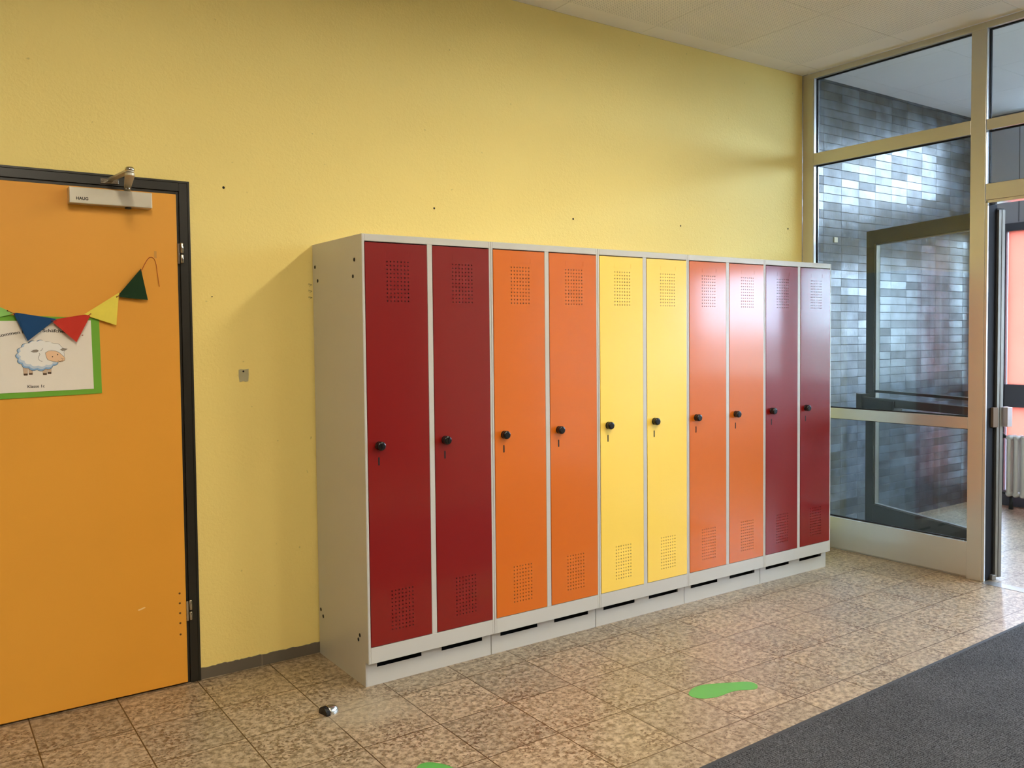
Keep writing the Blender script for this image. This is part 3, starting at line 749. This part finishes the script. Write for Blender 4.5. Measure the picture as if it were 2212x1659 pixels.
pennant([(-.709, 1.6725), (-.789, 1.5735), (-.790, 1.561), (-.6875, 1.5515)], -.029, M_fg, .002, 'dark green pennant')
def S(pts, r=.0010):
    bm = bmesh.new(); tube(bm, [Q(*p) for p in pts], r, 6); obj('string', bm, M_str, bu)
S([(-.711, -.034, 1.6635), (-.705, -.033, 1.670), (-.694, -.024, 1.690), (-.683, -.0205, 1.7085), (-.675, -.0205, 1.7175), (-.667, -.0205, 1.7195), (-.659, -.0205, 1.715), (-.653, -.0205, 1.704), (-.6495, -.0205, 1.688), (-.6475, -.0205, 1.665), (-.644, -.0205, 1.635), (-.6405, -.0205, 1.605)])
S([(-1.162, -.030, 1.5055), (-1.150, -.036, 1.4985), (-1.139, -.036, 1.494)], .0012)
S([(-1.025, -.040, 1.469), (-1.008, -.044, 1.4715)], .0012)
S([(-.905, -.039, 1.487), (-.892, -.038, 1.4955)], .0013)
S([(-.800, -.0315, 1.5610), (-.789, -.034, 1.568)], .0013)
S([(-.9245, -.041, 1.4150), (-.9205, -.039, 1.4165)], .0016)
M_knot = mat('dark_knot', s2l(50, 24, 18), .8)
for p in ((-1.162, -.030, 1.5055), (-.892, -.038, 1.4955), (-.799, -.0315, 1.5612)):
    bm = bmesh.new(); lathe(bm, [(.0008, -.001), (.0022, 0), (.0008, .0016)], Q(*p), 'Y', 8); obj('knot', bm, M_knot, bu)

# adhesive patch on the wall
tp = thing('adhesive_patch', (-.31, 0, 1.243), 'small grey adhesive pad with a hole on the yellow wall', 'adhesive pad')
bm = bmesh.new()
prism(bm, [(-.020, -.001, .024), (-.012, -.001, .0265), (.003, -.001, .025), (.021, -.001, .027), (.0215, -.001, .004), (.019, -.001, -.025), (.008, -.001, -.027), (-.001, -.001, -.024), (-.017, -.001, -.027), (-.0205, -.001, -.004)], (0, -.0012, 0))
obj('pad', bm, M_tape, tp)
bm = bmesh.new(); lathe(bm, [(.0042, -.0028), (.0035, -.0020)], (-.001, 0, .017), 'Y', 10); obj('hole', bm, M_blkm, tp)
# little pen marks on the wall next to the locker
bm = bmesh.new()
for z in (1.6300, 1.6020, 1.5740):
    for dx, dz in ((-.017, .004), (-.018, 0), (-.012, -.006)):
        tube(bm, [(-.001, -.0008, z), (-.001 + dx, -.0008, z + dz * 1.2)], .0006, 5)
obj('pen_mark', bm, M_line, w)

# ================================================================== LOCKERS
FY = -.512          # front plane
DEP = .50
VX, VZT, VZB = .105, 1.6985, .3785
PH = .0156
def door_mesh():
    """door with two fields of 7 x 11 real holes; local x 0..0.277, z 0..1.604, front at y=0"""
    Wd, Hd, T = .2745, 1.6015, .0016
    bm = bmesh.new()
    x0 = .105 - .0115 - PH / 2 + .0010; x1 = x0 + 7 * PH
    def field(zt): return zt - .1675 + PH / 2, zt - .1675 + PH / 2 - 11 * PH
    a1, a0 = field(1.6965); b1, b0 = field(.3775)
    V = {}
    def v(x, z):
        k = (round(x, 5), round(z, 5))
        if k not in V: V[k] = bm.verts.new((x, 0, z))
        return V[k]
    xl = [0, x0 + 0 * PH] + [x0 + PH * i for i in range(1, 8)] + [Wd]
    zsegs = [(0, b0, False), (b0, b1, True), (b1, a0, False), (a0, a1, True), (a1, Hd, False)]
    rows = []
    for z0_, z1_, h in zsegs:
        if h:
            for k in range(11): rows.append((z0_ + PH * k, z0_ + PH * (k + 1), True))
        else: rows.append((z0_, z1_, False))
    r = .0028; NO = 8
    for z0_, z1_, h in rows:
        for i in range(len(xl) - 1):
            xa, xb = xl[i], xl[i + 1]
            if not (h and 1 <= i <= 7):
                bm.faces.new((v(xa, z0_), v(xb, z0_), v(xb, z1_), v(xa, z1_)))
            else:
                cx_, cz_ = (xa + xb) / 2, (z0_ + z1_) / 2
                inn = [bm.verts.new((cx_ + r * math.cos(2 * PI * (k + .5) / NO), 0, cz_ + r * math.sin(2 * PI * (k + .5) / NO))) for k in range(NO)]
                deep = [bm.verts.new((q.co.x, T, q.co.z)) for q in inn]
                for k in range(NO): bm.faces.new((inn[k], inn[(k + 1) % NO], deep[(k + 1) % NO], deep[k]))
                c = [v(xb, z1_), v(xa, z1_), v(xa, z0_), v(xb, z0_)]     # corners at 45,135,225,315 deg
                # inn[0],[1] around 22.5/67.5 -> corner 45 ; etc.
                for q in range(4):
                    bm.faces.new((c[q], inn[2 * q], inn[2 * q + 1]))
                    bm.faces.new((c[q], inn[2 * q + 1], inn[(2 * q + 2) % NO], c[(q + 1) % 4]))
    # rim folded back
    rim = [(0, 0), (Wd, 0), (Wd, Hd), (0, Hd)]
    for i in range(4):
        a, b_ = rim[i], rim[(i + 1) % 4]
        q = [bm.verts.new((a[0], 0, a[1])), bm.verts.new((b_[0], 0, b_[1])), bm.verts.new((b_[0], .018, b_[1])), bm.verts.new((a[0], .018, a[1]))]
        bm.faces.new(q)
    # faint embossed label field above the upper vents
    lx0, lx1, lz0, lz1 = .094, .198, a1 + .011, a1 + .033
    for (p0, p1, p2, p3) in ((lx0, lx1, lz0, lz0 + .0012), (lx0, lx1, lz1 - .0012, lz1), (lx0, lx0 + .0012, lz0, lz1), (lx1 - .0012, lx1, lz0, lz1)):
        box(bm, p0, p1, -.0004, .0001, p2, p3)
    me = bpy.data.meshes.new('locker_door'); 
    bmesh.ops.recalc_face_normals(bm, faces=bm.faces[:])
    bm.to_mesh(me); bm.free(); return me
DOOR_ME = door_mesh()

def slots_panel(bm, x0, x1, y, z0, z1, slots, T=.0015):
    """front plate of the plinth with slots (x0,x1,z0,z1)"""
    xs_ = sorted({x0, x1, *[s[0] for s in slots], *[s[1] for s in slots]}); zs_ = sorted({z0, z1, slots[0][2], slots[0][3]})
    for i in range(len(xs_) - 1):
        for j in range(len(zs_) - 1):
            mx, mz = (xs_[i] + xs_[i + 1]) / 2, (zs_[j] + zs_[j + 1]) / 2
            if any(s[0] < mx < s[1] and s[2] < mz < s[3] for s in slots): continue
            box(bm, xs_[i], xs_[i + 1], y, y + T, zs_[j], zs_[j + 1])

G = 'grey steel double lockers along the yellow wall'
def make_locker():
    L0 = thing('locker', (0, 0, 0), '', 'locker', G)
    e = .0006
    bm = bmesh.new()
    yb = -.012
    box(bm, e, .010, FY, yb, .1, 1.8015)                       # sides
    box(bm, .590, .600 - e, FY, yb, .1, 1.8015)
    box(bm, .010, .590, FY, yb, 1.7735, 1.8015)               # top band and lid
    box(bm, .010, .590, FY, yb, .100, .1645)                  # bottom band
    box(bm, .2885, .3125, FY, yb, .1645, 1.7735)              # divider
    box(bm, .010, .590, yb - .002, yb, .1645, 1.7735, 1)      # back sheet
    body_ = obj('cabinet_body', bm, [M_grey, M_inner], L0, .0010, 1)
    for k, x0 in enumerate((.0115, .3140)):
        d = bpy.data.objects.new('door', DOOR_ME); COL.objects.link(d); d.parent = L0; d.location = (x0, FY - .0015, .1675)
        bm = bmesh.new()                                       # dark rebate gap behind the door edge
        prev = None
        g0, g1, h0, h1 = -.0015, .2770, -.003, 1.606
        bm = bmesh.new()
        # lock knob: rosette, tapered grip
        kx, kz = .0475, .8005
        lathe(bm, [(.0175, .0), (.0175, -.004), (.0155, -.005), (.0155, -.007), (.0178, -.010), (.0182, -.022), (.0165, -.0265), (.0125, -.028)], (kx, 0, kz), 'Y', 24)
        kb = obj('lock_knob', bm, M_blk, d)
        bm = bmesh.new(); box(bm, kx - .002, kx + .002, -.0302, -.0278, kz - .011, kz + .011); obj('grip_ridge', bm, M_blk, kb, .0008)
        bm = bmesh.new()
        n = 6; w_, hh, zc = .0034, .0135, .7385
        pts = [(kx - .002 + w_ * math.cos(a), -.0003, zc + hh + w_ * math.sin(a)) for a in [PI * q / n for q in range(n + 1)]]
        pts += [(kx - .002 + w_ * math.cos(a), -.0003, zc - hh + w_ * math.sin(a)) for a in [PI + PI * q / n for q in range(n + 1)]]
        prism(bm, pts, (0, .002, 0)); obj('indicator_slot', bm, M_blkm, d)
    bm = bmesh.new()
    PY = FY + .030
    slots_panel(bm, .0005, .5985, PY, 0, .0995, [(.049, .253, .0715, .0955), (.349, .553, .0715, .0955)])
    box(bm, .0005, .0035, PY, -.012, 0, .0995); box(bm, .5965, .598, PY, -.012, 0, .0995); box(bm, .002, .598, -.014, -.012, 0, .0995)
    obj('plinth', bm, M_grey, L0)
    bm = bmesh.new(); box(bm, .004, .596, PY + .05, PY + .052, .001, .0995); obj('slot_dark_backing', bm, M_blkm, L0)  # black sheet added as the darkness inside the plinth
    return L0

def dup(root):
    r = root.copy(); COL.objects.link(r)
    for ch in list(root.children):
        c = ch.copy(); COL.objects.link(c); c.parent = r
        for g_ in list(ch.children):
            d = g_.copy(); COL.objects.link(d); d.parent = c
    return r
proto = make_locker()
specs = [(M_red, 'grey steel locker with two dark red doors, beside the ochre door end of the row'),
         (M_or, 'grey steel locker with two orange doors, between dark red and yellow lockers'),
         (M_ye, 'grey steel locker with two yellow doors in the middle of the row'),
         (M_or, 'grey steel locker with two orange doors, right of the yellow-doored locker'),
         (M_red, 'grey steel locker with two red doors, next to the glazed partition')]
DOOR_ME.materials.append(M_red)
units = [proto] + [dup(proto) for _ in range(4)]
for i, (u, (mt, lb)) in enumerate(zip(units, specs)):
    u.location = (.6 * i, 0, 0); u['label'] = lb
    for ch in u.children:
        if ch.name.startswith('door'):
            ch.material_slots[0].link = 'OBJECT'; ch.material_slots[0].material = mt
# first unit: the side sheet running to the floor, and black discs painting in the shade of its open holes
bm = bmesh.new(); box(bm, -.0012, .0004, FY + .0005, -.012, .1005, 1.8015); box(bm, -.0012, .0004, FY + .030, -.012, 0, .1005)
sp_ = obj('side_panel', bm, M_grey, units[0])
for y, z in ((-.039, 1.704), (-.067, 1.643), (-.442, 1.705), (-.427, 1.640), (-.034, .201), (-.058, .177), (-.434, .198), (-.420, .177)):
    bm = bmesh.new(); lathe(bm, [(.0080, -.0003), (.0076, -.0010), (.003, -.0006)], (-.0012, y, z), 'X', 14); obj('hole_shade_disc', bm, M_blkm, sp_)

# ================================================================== FLOOR THINGS
# entrance mat
bm = bmesh.new()
def mrow(o_): return [(3.30, -1.648 - o_), (-2.6, -1.7905 - o_)]
a, b_ = mrow(0); c, d = (3.30, -3.4), (-2.6, -3.55)
prism(bm, [(a[0], a[1], 0), (b_[0], b_[1], 0), (d[0], d[1], 0), (c[0], c[1], 0)], (0, 0, .006))
mt = thing('entrance_mat', (0, 0, 0), 'large dark grey ribbed entrance mat on the tiled floor', 'mat')
obj('rubber_edge', bm, M_rub, mt, .002)
bm = bmesh.new(); a, b_ = mrow(.022)
prism(bm, [(a[0] - .02, a[1], .004), (b_[0] + .02, b_[1], .004), (d[0] + .02, d[1] + .02, .004), (c[0] - .02, c[1] + .02, .004)], (0, 0, .006))
obj('pile', bm, M_matte, mt)

FOOT = [(-0.137, 0.05), (-0.112, 0.065), (-0.081, 0.077), (-0.049, 0.079), (-0.013, 0.071), (0.026, 0.052), (0.082, 0.022), (0.126, 0.002), (0.151, -0.021), (0.148, -0.05), (0.132, -0.068), (0.108, -0.078), (0.081, -0.065), (0.048, -0.045), (0.014, -0.036), (-0.032, -0.038), (-0.074, -0.038), (-0.12, -0.021), (-0.144, 0.005), (-0.148, 0.029)]
def smooth(pts, it=2):
    for _ in range(it):
        q = []
        for i in range(len(pts)):
            a, b_ = pts[i], pts[(i + 1) % len(pts)]
            q += [(a[0] * .75 + b_[0] * .25, a[1] * .75 + b_[1] * .25), (a[0] * .25 + b_[0] * .75, a[1] * .25 + b_[1] * .75)]
        pts = q
    return pts
bm = bmesh.new(); prism(bm, [(x, y, 0) for x, y in smooth(FOOT)], (0, 0, .0008))
f1 = tag(obj('footprint_sticker', bm, M_green), 'green shoe-sole sticker on the tiles between the lockers and the dark mat', 'floor sticker', 'green footprint floor stickers')
f1.location = (1.1233, -1.3334, .0001)
f2 = f1.copy(); COL.objects.link(f2); f2['label'] = 'green shoe-sole sticker cut off by the bottom edge of the photo'
f2.rotation_euler = (0, 0, math.radians(-78)); f2.location = (-.118, -1.305, .0001)

# floor door stop: half-round chrome dome with black rubber face
ds = thing('door_stop', (-.212, -.612, 0), 'silver domed floor door stop with a black rubber face', 'door stop')
yaw = math.radians(12)
bm = bmesh.new()
n, mseg = 14, 10
rings = []
for j in range(mseg + 1):
    t_ = j / mseg; x_ = t_ * .052; sc = math.sqrt(max(0, 1 - t_ ** 2.4))
    rings.append([bm.verts.new((x_, .026 * sc * math.cos(PI * k / n), .029 * sc * math.sin(PI * k / n))) for k in range(n + 1)] if j < mseg else [bm.verts.new((x_, 0, 0))])
for j in range(mseg - 1):
    for k in range(n):
        f = bm.faces.new((rings[j][k], rings[j][k + 1], rings[j + 1][k + 1], rings[j + 1][k])); f.smooth = True
for k in range(n):
    f = bm.faces.new((rings[-2][k], rings[-2][k + 1], rings[-1][0])); f.smooth = True
bm.faces.new(rings[0])
for v_ in bm.verts: v_.co.x -= .012
dome = obj('dome', bm, M_chrome, ds)
bm = bmesh.new()
prism(bm, [(-.012, .027 * math.cos(PI * k / 18), .030 * math.sin(PI * k / 18)) for k in range(19)], (-.017, 0, 0))
obj('rubber_face', bm, M_blk, ds, .0015)
ds.rotation_euler = (0, 0, yaw)

# ================================================================== CEILING LAMPS (out of frame)
M_lamp = emit_mat('lamp_diffuser', (1.0, .90, .72), LAMP_E)
bm = bmesh.new(); box(bm, -.10, .10, -.62, .62, -.02, 0); box(bm, -.10, -.09, -.62, .62, -.06, -.02); box(bm, .09, .10, -.62, .62, -.06, -.02); box(bm, -.09, .09, -.62, -.61, -.06, -.02); box(bm, -.09, .09, .61, .62, -.06, -.02)
lp = thing('ceiling_lamp', (LAMPS[0][0], LAMPS[0][1], HC - .002), '', 'lamp', 'fluorescent ceiling lamps')
obj('housing', bm, M_paper, lp)
bm = bmesh.new(); box(bm, -.085, .085, -.60, .60, -.052, -.046)
obj('diffuser', bm, emit_mat('lamp_diffuser_dim', (1.0, .90, .72), LAMP_E * .68), lp)   # dimmed to leave the locker's side panel darker
names = ['long ceiling lamp in front of the ochre door', 'long ceiling lamp in front of the lockers', 'long ceiling lamp behind the camera, left', 'long ceiling lamp behind the camera, right']
lp['label'] = names[0]
for i, (x, y) in enumerate(LAMPS[1:]):
    q = dup(lp)
    for ch in q.children:
        if ch.name.startswith('diffuser'):
            ch.material_slots[0].link = 'OBJECT'; ch.material_slots[0].material = M_lamp
    q.location = (x, y, HC - .002); q['label'] = names[i + 1]
